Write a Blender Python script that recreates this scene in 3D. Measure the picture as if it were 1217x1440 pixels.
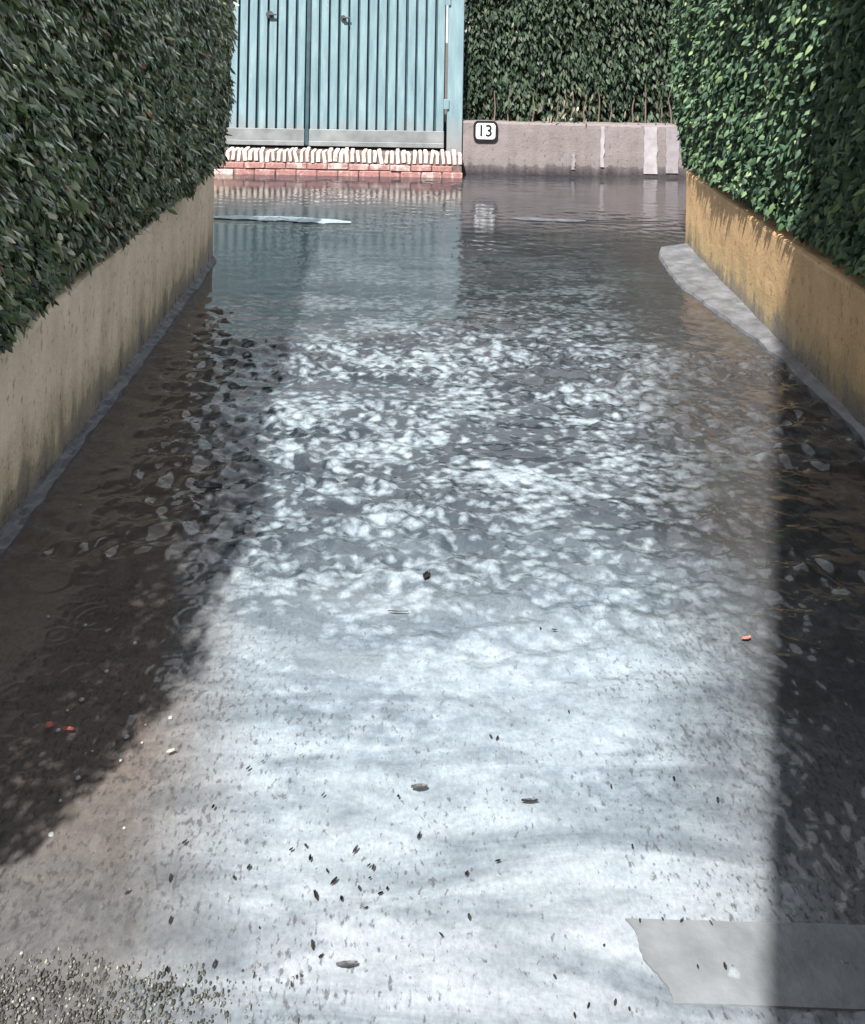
import bpy, bmesh, math, random
import numpy as np
from mathutils import Vector, Matrix
for o in list(bpy.data.objects): bpy.data.objects.remove(o)
S = bpy.context.scene
COL = S.collection
R = math.radians
rng = np.random.default_rng(7)
random.seed(7)

# ---------------------------------------------------------------- camera
H = 1.6
cd = bpy.data.cameras.new('camera'); cam = bpy.data.objects.new('camera', cd); COL.objects.link(cam)
cd.sensor_fit = 'VERTICAL'; cd.sensor_height = 36.0; cd.lens = 36.0*1400/1440
cd.shift_x = (608.5-560)/1440; cd.shift_y = -(720-20)/1440
cd.clip_start = 0.05; cd.clip_end = 2000
ROLL = 1.0
cam.matrix_world = Matrix.Translation((0, 0, H)) @ Matrix.Rotation(R(90), 4, 'X') @ Matrix.Rotation(R(ROLL), 4, 'Z')
S.camera = cam

# ---------------------------------------------------------------- light
AZ, EL = 21.0, 52.0                     # the light travels towards azimuth AZ (clockwise from +Y)
w = bpy.data.worlds.new('World'); S.world = w; w.use_nodes = True
nt = w.node_tree; nt.nodes.clear()
N = nt.nodes.new; L = nt.links.new
out = N('ShaderNodeOutputWorld'); bg = N('ShaderNodeBackground'); sky = N('ShaderNodeTexSky')
sky.sky_type = 'NISHITA'; sky.sun_disc = False; sky.sun_elevation = R(EL); sky.sun_rotation = R(AZ+180)
sky.dust_density = 3.0
bg.inputs['Strength'].default_value = 0.085
tc = N('ShaderNodeTexCoord'); mp = N('ShaderNodeMapping'); mp.inputs['Scale'].default_value = (1, 1, 2.2)
nz = N('ShaderNodeTexNoise'); nz.inputs['Scale'].default_value = 2.3; nz.inputs['Detail'].default_value = 7; nz.inputs['Roughness'].default_value = .55
cr = N('ShaderNodeValToRGB'); cr.color_ramp.elements[0].position = .30; cr.color_ramp.elements[1].position = .52
mx = N('ShaderNodeMix'); mx.data_type = 'RGBA'
CLOUD = 4.6
mx.inputs[7].default_value = (CLOUD*.97, CLOUD*.995, CLOUD*1.03, 1)
L(tc.outputs['Generated'], mp.inputs[0]); L(mp.outputs[0], nz.inputs['Vector']); L(nz.outputs['Fac'], cr.inputs[0])
L(cr.outputs[0], mx.inputs[0]); L(sky.outputs[0], mx.inputs[6]); L(mx.outputs[2], bg.inputs['Color']); L(bg.outputs[0], out.inputs[0])
sd = bpy.data.lights.new('sun', 'SUN'); sd.energy = 5.0; sd.angle = R(0.53); sd.color = (1, .95, .87)
sun = bpy.data.objects.new('sun', sd); COL.objects.link(sun)
ldir = Vector((math.sin(R(AZ))*math.cos(R(EL)), math.cos(R(AZ))*math.cos(R(EL)), -math.sin(R(EL))))
sun.rotation_euler = ldir.to_track_quat('-Z', 'Y').to_euler(); sun.location = (-3, -5, 8)
S.view_settings.view_transform = 'Standard'; S.view_settings.look = 'None'; S.view_settings.gamma = 1
S.view_settings.use_curve_mapping = False; S.view_settings.exposure = 1.6
S.render.resolution_x = 865; S.render.resolution_y = 1024
S.render.engine = 'CYCLES'

# ---------------------------------------------------------------- helpers
def tag(o, label=None, cat=None, group=None, kind=None):
    if label: o['label'] = label
    if cat: o['category'] = cat
    if group: o['group'] = group
    if kind: o['kind'] = kind
    return o
def empty(name, loc=(0, 0, 0)):
    o = bpy.data.objects.new(name, None); o.location = loc; o.empty_display_size = .1; COL.objects.link(o); return o
def link(name, me, mat=None, parent=None, smooth=False):
    o = bpy.data.objects.new(name, me); COL.objects.link(o)
    if mat and not me.materials: me.materials.append(mat)
    if smooth: me.polygons.foreach_set('use_smooth', [True]*len(me.polygons))
    if parent:
        o.parent = parent; o.matrix_parent_inverse = Matrix.Translation(-parent_world(parent))
    return o
def parent_world(p):
    v = Vector(p.location)
    while p.parent:
        v = v - parent_world(p.parent) + parent_world(p.parent) if False else v
        p = p.parent
    return v
def np_mesh(name, V, F):
    """V (n,3), F (m,k) arrays"""
    me = bpy.data.meshes.new(name); V = np.asarray(V, np.float32); F = np.asarray(F, np.int32)
    k = F.shape[1]
    me.vertices.add(len(V)); me.vertices.foreach_set('co', V.ravel())
    me.loops.add(F.size); me.loops.foreach_set('vertex_index', F.ravel())
    me.polygons.add(len(F)); me.polygons.foreach_set('loop_start', np.arange(0, F.size, k, dtype=np.int32))
    me.polygons.foreach_set('loop_total', np.full(len(F), k, dtype=np.int32))
    me.update(calc_edges=True); me.validate()
    return me
def bm_mesh(name, bm):
    me = bpy.data.meshes.new(name); bm.to_mesh(me); bm.free(); return me
def box_bm(x0, x1, y0, y1, z0, z1, bev=0.0, seg=1, bm=None):
    b = bmesh.new()
    bmesh.ops.create_cube(b, size=1)
    for v in b.verts:
        v.co = Vector(((x0+x1)/2+v.co.x*(x1-x0), (y0+y1)/2+v.co.y*(y1-y0), (z0+z1)/2+v.co.z*(z1-z0)))
    if bev: bmesh.ops.bevel(b, geom=b.edges[:], offset=bev, segments=seg, affect='EDGES', profile=.6)
    return b
def box(name, x0, x1, y0, y1, z0, z1, mat, parent=None, bev=0.0, seg=1):
    return link(name, bm_mesh(name, box_bm(x0, x1, y0, y1, z0, z1, bev, seg)), mat, parent)
def cyl_bm(r, h, seg=20):
    b = bmesh.new(); bmesh.ops.create_cone(b, cap_ends=True, segments=seg, radius1=r, radius2=r, depth=h); return b

# ---------------------------------------------------------------- value noise (numpy)
def vnoise(x, y, seed=0):
    xi = np.floor(x).astype(np.int64); yi = np.floor(y).astype(np.int64); fx = x-xi; fy = y-yi
    fx = fx*fx*(3-2*fx); fy = fy*fy*(3-2*fy)
    def h(a, b):
        n = (a*374761393+b*668265263+seed*1442695) & 0x7fffffff
        n = ((n ^ (n >> 13))*1274126177) & 0x7fffffff
        return ((n ^ (n >> 16)) & 0xffff)/65535.0
    return (h(xi, yi)*(1-fx)+h(xi+1, yi)*fx)*(1-fy)+(h(xi, yi+1)*(1-fx)+h(xi+1, yi+1)*fx)*fy
def fbm(x, y, seed=0, o=4):
    s = 0; a = .5; 
    for i in range(o): s = s+a*vnoise(x*2**i, y*2**i, seed+i*17); a *= .5
    return s/(1-.5**o)
def sstep(a, b, x):
    t = np.clip((x-a)/(b-a), 0, 1); return t*t*(3-2*t)

# ---------------------------------------------------------------- materials
def mat(name):
    m = bpy.data.materials.new(name); m.use_nodes = True; t = m.node_tree
    return m, t, t.nodes['Principled BSDF'], t.nodes.new, t.links.new
def ramp(N, stops, interp='LINEAR'):
    r = N('ShaderNodeValToRGB'); e = r.color_ramp.elements; r.color_ramp.interpolation = interp
    while len(e) < len(stops): e.new(.5)
    for i, (p, c) in enumerate(stops): e[i].position = p; e[i].color = (*c, 1) if len(c) == 3 else c
    return r
def noise(N, L, vec, scale, detail=5, rough=.55, dist=0):
    n = N('ShaderNodeTexNoise'); n.inputs['Scale'].default_value = scale; n.inputs['Detail'].default_value = detail
    n.inputs['Roughness'].default_value = rough; n.inputs['Distortion'].default_value = dist
    L(vec, n.inputs['Vector']); return n
def mapping(N, L, vec, sc):
    m = N('ShaderNodeMapping'); m.inputs['Scale'].default_value = sc; L(vec, m.inputs[0]); return m.outputs[0]
def mixc(N, L, fac, a, b, mode='MIX'):
    m = N('ShaderNodeMix'); m.data_type = 'RGBA'; m.blend_type = mode
    for v, i in ((fac, 0), (a, 6), (b, 7)):
        if hasattr(v, 'links'): L(v, m.inputs[i])
        elif i == 0: m.inputs[0].default_value = v
        else: m.inputs[i].default_value = (*v, 1)
    return m.outputs[2]
def math_(N, L, op, a, b=None, clamp=False):
    m = N('ShaderNodeMath'); m.operation = op; m.use_clamp = clamp
    for v, i in ((a, 0), (b, 1)):
        if v is None: continue
        if hasattr(v, 'links'): L(v, m.inputs[i])
        else: m.inputs[i].default_value = v
    return m.outputs[0]
def bump(N, L, bs, h, strength=.3, dist=.01):
    b = N('ShaderNodeBump'); b.inputs['Strength'].default_value = strength; b.inputs['Distance'].default_value = dist
    L(h, b.inputs['Height']); L(b.outputs[0], bs.inputs['Normal'])
def simple(name, col, rough=.6, var=.25, scale=12, spec=.5, bmp=.2, coat=0):
    m, t, bs, N, L = mat(name)
    g = N('ShaderNodeNewGeometry').outputs['Position']
    n = noise(N, L, g, scale, 6)
    r = ramp(N, [(.3, tuple(c*(1-var) for c in col)), (.7, tuple(min(1, c*(1+var)) for c in col))])
    L(n.outputs['Fac'], r.inputs[0]); L(r.outputs[0], bs.inputs['Base Color'])
    bs.inputs['Roughness'].default_value = rough; bs.inputs['Specular IOR Level'].default_value = spec
    bs.inputs['Coat Weight'].default_value = coat; bs.inputs['Coat Roughness'].default_value = .1
    if bmp: bump(N, L, bs, noise(N, L, g, scale*5, 4).outputs['Fac'], bmp, .004)
    return m

def stucco(name, top, mid, low, zlow=.12, zmid=.32, stripes=None, amp=.12):
    """rendered wall: paint up top, algae in the middle, grey wet grime at the waterline; vertical runs"""
    m, t, bs, N, L = mat(name)
    g = N('ShaderNodeNewGeometry').outputs['Position']
    sx = N('ShaderNodeSeparateXYZ'); L(g, sx.inputs[0])
    runs = noise(N, L, mapping(N, L, g, (7, 7, 1.0)), 1.6, 5, .6)
    blot = noise(N, L, g, 5, 6, .65)
    fine = noise(N, L, g, 60, 5, .7)
    z = sx.outputs[2]
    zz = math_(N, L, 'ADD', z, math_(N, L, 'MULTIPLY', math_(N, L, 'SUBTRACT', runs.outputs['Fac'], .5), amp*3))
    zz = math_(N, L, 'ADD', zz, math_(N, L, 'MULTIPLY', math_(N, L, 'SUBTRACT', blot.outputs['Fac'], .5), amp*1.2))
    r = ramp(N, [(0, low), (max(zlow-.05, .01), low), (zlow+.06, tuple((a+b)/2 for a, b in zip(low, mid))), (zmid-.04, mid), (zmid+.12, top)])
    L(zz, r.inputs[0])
    c = mixc(N, L, ramp2(N, L, blot.outputs['Fac'], .35, .75), r.outputs[0], tuple(c*.78 for c in top), 'MIX') if False else r.outputs[0]
    # mottling
    mo = ramp(N, [(.3, (.88, .87, .86)), (.7, (1.12, 1.12, 1.12))]); L(blot.outputs['Fac'], mo.inputs[0])
    c = mixc(N, L, 1.0, c, mo.outputs[0], 'MULTIPLY')
    sp = ramp(N, [(.30, (.45, .43, .40)), (.40, (1, 1, 1))]); L(noise(N, L, mapping(N, L, g, (1, 1, .6)), 38, 3, .5).outputs['Fac'], sp.inputs[0])
    c = mixc(N, L, .8, c, sp.outputs[0], 'MULTIPLY')
    rn = ramp(N, [(.35, (.88, .86, .84)), (.6, (1.04, 1.04, 1.04))]); L(runs.outputs['Fac'], rn.inputs[0])
    c = mixc(N, L, .7, c, rn.outputs[0], 'MULTIPLY')
    L(c, bs.inputs['Base Color'])
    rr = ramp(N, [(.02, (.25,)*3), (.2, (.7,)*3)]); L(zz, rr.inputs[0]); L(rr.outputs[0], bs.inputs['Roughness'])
    h = math_(N, L, 'ADD', fine.outputs['Fac'], math_(N, L, 'MULTIPLY', blot.outputs['Fac'], 2))
    bump(N, L, bs, h, .55, .008)
    return m
M = {}
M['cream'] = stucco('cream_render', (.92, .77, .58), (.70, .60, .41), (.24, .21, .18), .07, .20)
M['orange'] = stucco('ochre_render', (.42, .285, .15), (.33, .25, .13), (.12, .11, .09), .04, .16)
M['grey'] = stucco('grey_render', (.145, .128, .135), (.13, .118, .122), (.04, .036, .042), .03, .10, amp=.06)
def leafmat(name, cols, rough=.28, spec=.6, coat=.25, vlo=.65, vhi=1.3):
    m, t, bs, N, L = mat(name)
    g = N('ShaderNodeNewGeometry')
    r = ramp(N, cols); L(g.outputs['Random Per Island'], r.inputs[0])
    n = noise(N, L, g.outputs['Position'], 2.2, 4)
    v = ramp(N, [(.35, (.65, .7, .62)), (.68, (1.3, 1.25, 1.2))]); L(n.outputs['Fac'], v.inputs[0])
    c = mixc(N, L, 1, r.outputs[0], v.outputs[0], 'MULTIPLY')
    L(c, bs.inputs['Base Color'])
    bs.inputs['Roughness'].default_value = rough; bs.inputs['Specular IOR Level'].default_value = spec
    bs.inputs['Coat Weight'].default_value = coat; bs.inputs['Coat Roughness'].default_value = .12
    return m
M['leaf_l'] = leafmat('hedge_leaf_left', [(0, (.02, .03, .018)), (.35, (.07, .115, .055)), (.66, (.125, .185, .09)), (.78, (.21, .28, .14)), (.88, (.42, .47, .34)), (.97, (.75, .75, .62)), (.985, (.20, .16, .10)), (1, (.30, .12, .08))], .25, .6, .35)  # palest stops are wet-leaf glints painted as leaf colour
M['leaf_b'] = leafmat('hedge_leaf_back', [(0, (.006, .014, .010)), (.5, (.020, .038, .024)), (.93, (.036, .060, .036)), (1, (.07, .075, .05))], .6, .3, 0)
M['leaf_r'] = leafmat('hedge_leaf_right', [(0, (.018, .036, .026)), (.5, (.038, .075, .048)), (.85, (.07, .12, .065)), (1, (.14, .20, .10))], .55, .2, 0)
M['leaf_t'] = leafmat('tree_leaf', [(0, (.010, .018, .012)), (.6, (.016, .028, .018)), (1, (.03, .045, .028))], .5, .3, 0)
M['dead'] = leafmat('dead_leaf', [(0, (.08, .065, .05)), (.6, (.15, .13, .10)), (.9, (.24, .21, .17)), (1, (.42, .39, .33))], .5, .4, 0)
M['core'] = simple('hedge_dark_core', (.014, .018, .012), .9, .4, 20)
M['stem'] = simple('hedge_stem', (.10, .075, .055), .8, .35, 30)
M['gate'] = None
def paint():
    m, t, bs, N, L = mat('blue_paint')
    g = N('ShaderNodeNewGeometry').outputs['Position']
    sx = N('ShaderNodeSeparateXYZ'); L(g, sx.inputs[0])
    n = noise(N, L, mapping(N, L, g, (9, 9, 1.4)), 2, 6, .6)
    r = ramp(N, [(.3, (.105, .168, .20)), (.55, (.145, .222, .258)), (.75, (.195, .28, .315))]); L(n.outputs['Fac'], r.inputs[0])
    n2 = noise(N, L, g, 7, 5, .7)
    zz = math_(N, L, 'ADD', sx.outputs[2], math_(N, L, 'MULTIPLY', math_(N, L, 'SUBTRACT', n2.outputs['Fac'], .5), .45))
    f = ramp(N, [(.28, (1,)*3), (.58, (0,)*3)]); L(zz, f.inputs[0])
    c = mixc(N, L, f.outputs[0], r.outputs[0], (.16, .165, .175))
    ch = ramp(N, [(.66, (0,)*3), (.72, (1,)*3)]); L(noise(N, L, mapping(N, L, g, (1, 1, .4)), 17, 5, .7).outputs['Fac'], ch.inputs[0])
    c = mixc(N, L, math_(N, L, 'MULTIPLY', ch.outputs[0], .5), c, (.30, .38, .40))
    L(c, bs.inputs['Base Color']); bs.inputs['Roughness'].default_value = .42
    bump(N, L, bs, n.outputs['Fac'], .15, .004)
    return m
M['gate'] = paint()
M['gate_back'] = simple('shaded_blue_backing', (.018, .05, .07), .7, .3, 8)  # backing colour darkened to carry the shade between slats
M['gate_low'] = simple('grimy_lower_panel', (.135, .15, .16), .5, .3, 6)
M['rust'] = simple('dark_metal', (.035, .04, .045), .5, .4, 40)
M['brick_red'] = simple('faded_red_brick', (.27, .15, .145), .75, .35, 18, bmp=.5)
M['brick_pink'] = simple('pale_pink_brick', (.40, .28, .275), .75, .3, 18, bmp=.5)
M['brick_white'] = simple('limewashed_brick', (.62, .57, .53), .7, .15, 25, bmp=.4)
def limed(name, a, b, lo, hi):
    m, t, bs, N, L = mat(name); g = N('ShaderNodeNewGeometry').outputs['Position']
    n = noise(N, L, mapping(N, L, g, (1, 1, .7)), 13, 6, .7, .5); r = ramp(N, [(lo, a), (hi, b)]); L(n.outputs['Fac'], r.inputs[0])
    v = ramp(N, [(.3, (.6, .58, .57)), (.6, (1, 1, 1))]); L(noise(N, L, g, 34, 5, .7).outputs['Fac'], v.inputs[0])
    L(mixc(N, L, 1, r.outputs[0], v.outputs[0], 'MULTIPLY'), bs.inputs['Base Color']); bs.inputs['Roughness'].default_value = .7
    bump(N, L, bs, noise(N, L, g, 90, 4).outputs['Fac'], .6, .006); return m
M['brick_red'] = limed('faded_red_brick', (.25, .125, .12), (.46, .34, .33), .52, .68)
M['brick_pink'] = limed('pale_pink_brick', (.24, .13, .125), (.50, .40, .39), .42, .60)
M['brick_white'] = limed('limewashed_brick', (.34, .24, .23), (.64, .60, .56), .36, .50)
M['mortar'] = simple('mortar', (.10, .07, .065), .9, .3, 30)
M['plate_rim'] = simple('black_enamel', (.012, .012, .014), .3, .2, 20, bmp=0)
M['plate_face'] = simple('white_enamel', (.70, .72, .78), .3, .06, 20, bmp=0)
M['kerb'] = simple('grey_kerb_concrete', (.09, .094, .105), .5, .4, 12, bmp=.6)
M['soil'] = simple('garden_soil', (.045, .034, .025), .95, .4, 6)
M['house'] = simple('caster_render', (.22, .20, .18), .85, .15, 3)
M['glass'] = simple('caster_glass', (.02, .025, .03), .08, .1, 3, bmp=0)
M['wood'] = simple('caster_frame', (.35, .34, .32), .5, .1, 10)
M['bark'] = simple('bark', (.06, .045, .035), .9, .4, 14, bmp=.8)
M['debris'] = simple('dark_wet_debris', (.022, .019, .018), .4, .4, 60)
M['red_bit'] = simple('wet_red_fragment', (.55, .17, .14), .45, .25, 50)
M['pale_bit'] = simple('pale_petal', (.55, .52, .47), .5, .2, 50)
M['pebble'] = leafmat('pebble', [(0, (.02, .02, .02)), (.5, (.045, .045, .045)), (.8, (.10, .10, .10)), (.95, (.16, .16, .158)), (1, (.24, .235, .23))], .8, .2, 0)

def water_mat():
    m, t, bs, N, L = mat('flood_water')
    g = N('ShaderNodeNewGeometry').outputs['Position']
    sx = N('ShaderNodeSeparateXYZ'); L(g, sx.inputs[0])
    big = noise(N, L, mapping(N, L, g, (1, 1.5, 1)), .9, 5, .6, .4)
    band = noise(N, L, mapping(N, L, g, (1.0, 4.2, 1)), 1.5, 6, .62, .8)
    # pale concrete in the near shallows with sky reflection painted in, dark far away
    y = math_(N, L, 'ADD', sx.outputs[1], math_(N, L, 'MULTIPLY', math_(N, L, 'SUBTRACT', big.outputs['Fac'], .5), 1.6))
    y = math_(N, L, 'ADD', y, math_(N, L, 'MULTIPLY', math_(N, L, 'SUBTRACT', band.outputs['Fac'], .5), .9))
    # colour by distance alone; the sides are darkened further down
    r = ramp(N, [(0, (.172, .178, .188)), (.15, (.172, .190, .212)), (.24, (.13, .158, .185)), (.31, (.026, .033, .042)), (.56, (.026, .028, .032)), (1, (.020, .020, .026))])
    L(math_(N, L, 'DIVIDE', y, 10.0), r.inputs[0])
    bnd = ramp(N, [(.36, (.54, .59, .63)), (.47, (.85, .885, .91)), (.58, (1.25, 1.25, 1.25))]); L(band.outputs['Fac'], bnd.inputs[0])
    c = mixc(N, L, 1, r.outputs[0], bnd.outputs[0], 'MULTIPLY')
    # pale foam-like blotches painted for sky glints on the rain-beaten chop
    f1 = noise(N, L, mapping(N, L, g, (1, 1.25, 1)), 19, 5, .62, .12); f2 = noise(N, L, mapping(N, L, g, (1, 1.6, 1)), 2.1, 4, .6, .6)
    fs = math_(N, L, 'ADD', f1.outputs['Fac'], math_(N, L, 'MULTIPLY', math_(N, L, 'SUBTRACT', f2.outputs['Fac'], .5), 1.05))
    vo = N('ShaderNodeTexVoronoi'); vo.inputs['Scale'].default_value = 24; L(mapping(N, L, g, (1, 1.25, 1)), vo.inputs['Vector'])
    fs = math_(N, L, 'ADD', fs, math_(N, L, 'MULTIPLY', math_(N, L, 'SUBTRACT', .40, vo.outputs['Distance']), .42))
    fr = ramp(N, [(.40, (0,)*3), (.50, (.38,)*3), (.58, (.62,)*3), (.68, (1,)*3)]); L(fs, fr.inputs[0])
    fy = ramp(N, [(.18, (.12,)*3), (.26, (.85,)*3), (.36, (1,)*3), (.46, (.95,)*3), (.54, (.38,)*3), (.70, (0,)*3)]); L(math_(N, L, 'DIVIDE', y, 10.0), fy.inputs[0])
    c = mixc(N, L, math_(N, L, 'MULTIPLY', math_(N, L, 'MULTIPLY', fr.outputs[0], fy.outputs[0]), .9), c, mixc(N, L, f2.outputs['Fac'], (.205, .26, .31), (.225, .262, .295)))
    # hedge shade and reflection by the left wall, painted in brown (coordinate stays with the place)
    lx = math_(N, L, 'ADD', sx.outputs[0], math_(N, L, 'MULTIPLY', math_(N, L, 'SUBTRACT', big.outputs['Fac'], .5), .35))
    hedge_shade = ramp(N, [(0, (1,)*3), (.72, (1,)*3), (1, (0,)*3)]); L(math_(N, L, 'DIVIDE', math_(N, L, 'ADD', math_(N, L, 'ADD', lx, math_(N, L, 'MULTIPLY', sx.outputs[1], .15)), .87), .92), hedge_shade.inputs[0])
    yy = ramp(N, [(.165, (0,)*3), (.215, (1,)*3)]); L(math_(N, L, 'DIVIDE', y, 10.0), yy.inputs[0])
    c = mixc(N, L, math_(N, L, 'MULTIPLY', hedge_shade.outputs[0], .92), c, mixc(N, L, yy.outputs[0], (.064, .062, .063), (.078, .063, .054)))
    band_shade = ramp(N, [(0, (0,)*3), (1, (1,)*3)]); L(math_(N, L, 'DIVIDE', math_(N, L, 'SUBTRACT', math_(N, L, 'SUBTRACT', lx, math_(N, L, 'MULTIPLY', sx.outputs[1], .16)), .22), .35), band_shade.inputs[0])  # right side darkened in colour to deepen the cast shade band
    c = mixc(N, L, math_(N, L, 'MULTIPLY', band_shade.outputs[0], .85), c, mixc(N, L, yy.outputs[0], (.085, .085, .09), (.034, .032, .033)))
    # grain, then tiny dark specks painting chop shade at both sides of the shallows
    gr = ramp(N, [(.3, (.72, .72, .73)), (.7, (1.2, 1.2, 1.19))]); L(noise(N, L, mapping(N, L, g, (1.2, .8, 1)), 85, 5, .75).outputs['Fac'], gr.inputs[0])
    c = mixc(N, L, .85, c, gr.outputs[0], 'MULTIPLY')
    gr2 = ramp(N, [(.34, (.74, .75, .77)), (.55, (1.06, 1.06, 1.06))]); L(noise(N, L, mapping(N, L, g, (1, 1.6, 1)), 7.5, 6, .68, .6).outputs['Fac'], gr2.inputs[0])
    c = mixc(N, L, .8, c, gr2.outputs[0], 'MULTIPLY')
    s1 = noise(N, L, mapping(N, L, g, (1.5, .75, 1)), 62, 3, .6)
    s2 = noise(N, L, g, 4.2, 4, .6)
    nearf = ramp(N, [(.22, (1,)*3), (.33, (0,)*3)]); L(math_(N, L, 'DIVIDE', y, 10.0), nearf.inputs[0])
    sidef = ramp(N, [(0, (1,)*3), (.28, (.55,)*3), (.45, (0,)*3), (.60, (.0,)*3), (.76, (.9,)*3), (1, (1,)*3)]); L(math_(N, L, 'DIVIDE', math_(N, L, 'ADD', lx, .9), 2.2), sidef.inputs[0])
    th = math_(N, L, 'ADD', s1.outputs['Fac'], math_(N, L, 'MULTIPLY', math_(N, L, 'SUBTRACT', s2.outputs['Fac'], .5), .30))
    th = math_(N, L, 'ADD', th, math_(N, L, 'MULTIPLY', sidef.outputs[0], .085))
    sp = ramp(N, [(.60, (0,)*3), (.70, (1,)*3)]); L(th, sp.inputs[0])
    c = mixc(N, L, math_(N, L, 'MULTIPLY', math_(N, L, 'MULTIPLY', sp.outputs[0], nearf.outputs[0]), .72), c, (.035, .034, .036))
    L(c, bs.inputs['Base Color'])
    bs.inputs['IOR'].default_value = 1.42; bs.inputs['Roughness'].default_value = .04
    fine = noise(N, L, mapping(N, L, g, (1, 1.0, 1)), 55, 4, .6)
    bump(N, L, bs, fine.outputs['Fac'], .12, .004)
    return m
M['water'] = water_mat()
def concrete():
    m, t, bs, N, L = mat('wet_concrete')
    g = N('ShaderNodeNewGeometry').outputs['Position']
    n = noise(N, L, g, 3, 6, .65, .3); f = noise(N, L, g, 90, 4, .7)
    r = ramp(N, [(.3, (.20, .195, .19)), (.7, (.29, .28, .265))]); L(n.outputs['Fac'], r.inputs[0])
    sp = ramp(N, [(.27, (.45, .43, .42)), (.36, (1, 1, 1))]); L(noise(N, L, g, 110, 2, .5).outputs['Fac'], sp.inputs[0])
    L(mixc(N, L, .8, r.outputs[0], sp.outputs[0], 'MULTIPLY'), bs.inputs['Base Color'])
    rr = ramp(N, [(.4, (.12,)*3), (.6, (.5,)*3)]); L(n.outputs['Fac'], rr.inputs[0]); L(rr.outputs[0], bs.inputs['Roughness'])
    bump(N, L, bs, f.outputs['Fac'], .5, .005)
    return m
M['concrete'] = concrete()
M['slab'] = simple('grey_repair_slab', (.112, .122, .134), .35, .3, 9, bmp=.4)

# ---------------------------------------------------------------- ground
LX0, LX1 = -1.155, -1.155              # face of the left wall
def rwx(y): return 2.03-.062*(6.94-y)   # face of the right wall
GY = 10.08                              # face of the wall beside the gate
def ground():
    xs = np.r_[-900, -200, -40, -10, np.linspace(-3, 4, 57), 10, 40, 200, 900]
    ys = np.r_[-900, -200, -30, -6, np.linspace(-2, 12, 113), 20, 60, 200, 900]
    X, Y = np.meshgrid(xs, ys)
    Z = np.interp(Y.ravel(), [-2, 1.30, 1.52, 2.6, 6, 10, 12], [.10, .016, -.006, -.05, -.14, -.16, -.16]).reshape(X.shape)
    Z = Z+(fbm(X*2.3, Y*2.3, 5)-.5)*.012
    n, k = len(ys), len(xs)
    i = np.arange(n*k).reshape(n, k)
    F = np.stack([i[:-1, :-1], i[:-1, 1:], i[1:, 1:], i[1:, :-1]], -1).reshape(-1, 4)
    o = link('driveway_ground', np_mesh('driveway_ground', np.stack([X.ravel(), Y.ravel(), Z.ravel()], 1), F), M['concrete'], smooth=True)
    tag(o, kind='structure')
ground()
for nm, (x0, x1, y0, y1) in {'left': (-14, -1.37, -1.5, 6.2), 'right': (2.32, 14, -1.5, 6.75), 'back': (-14, 14, 10.4, 40)}.items():
    o = box('garden_soil', x0, x1, y0, y1, -.3, .48, M['soil']); tag(o, kind='structure')

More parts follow.
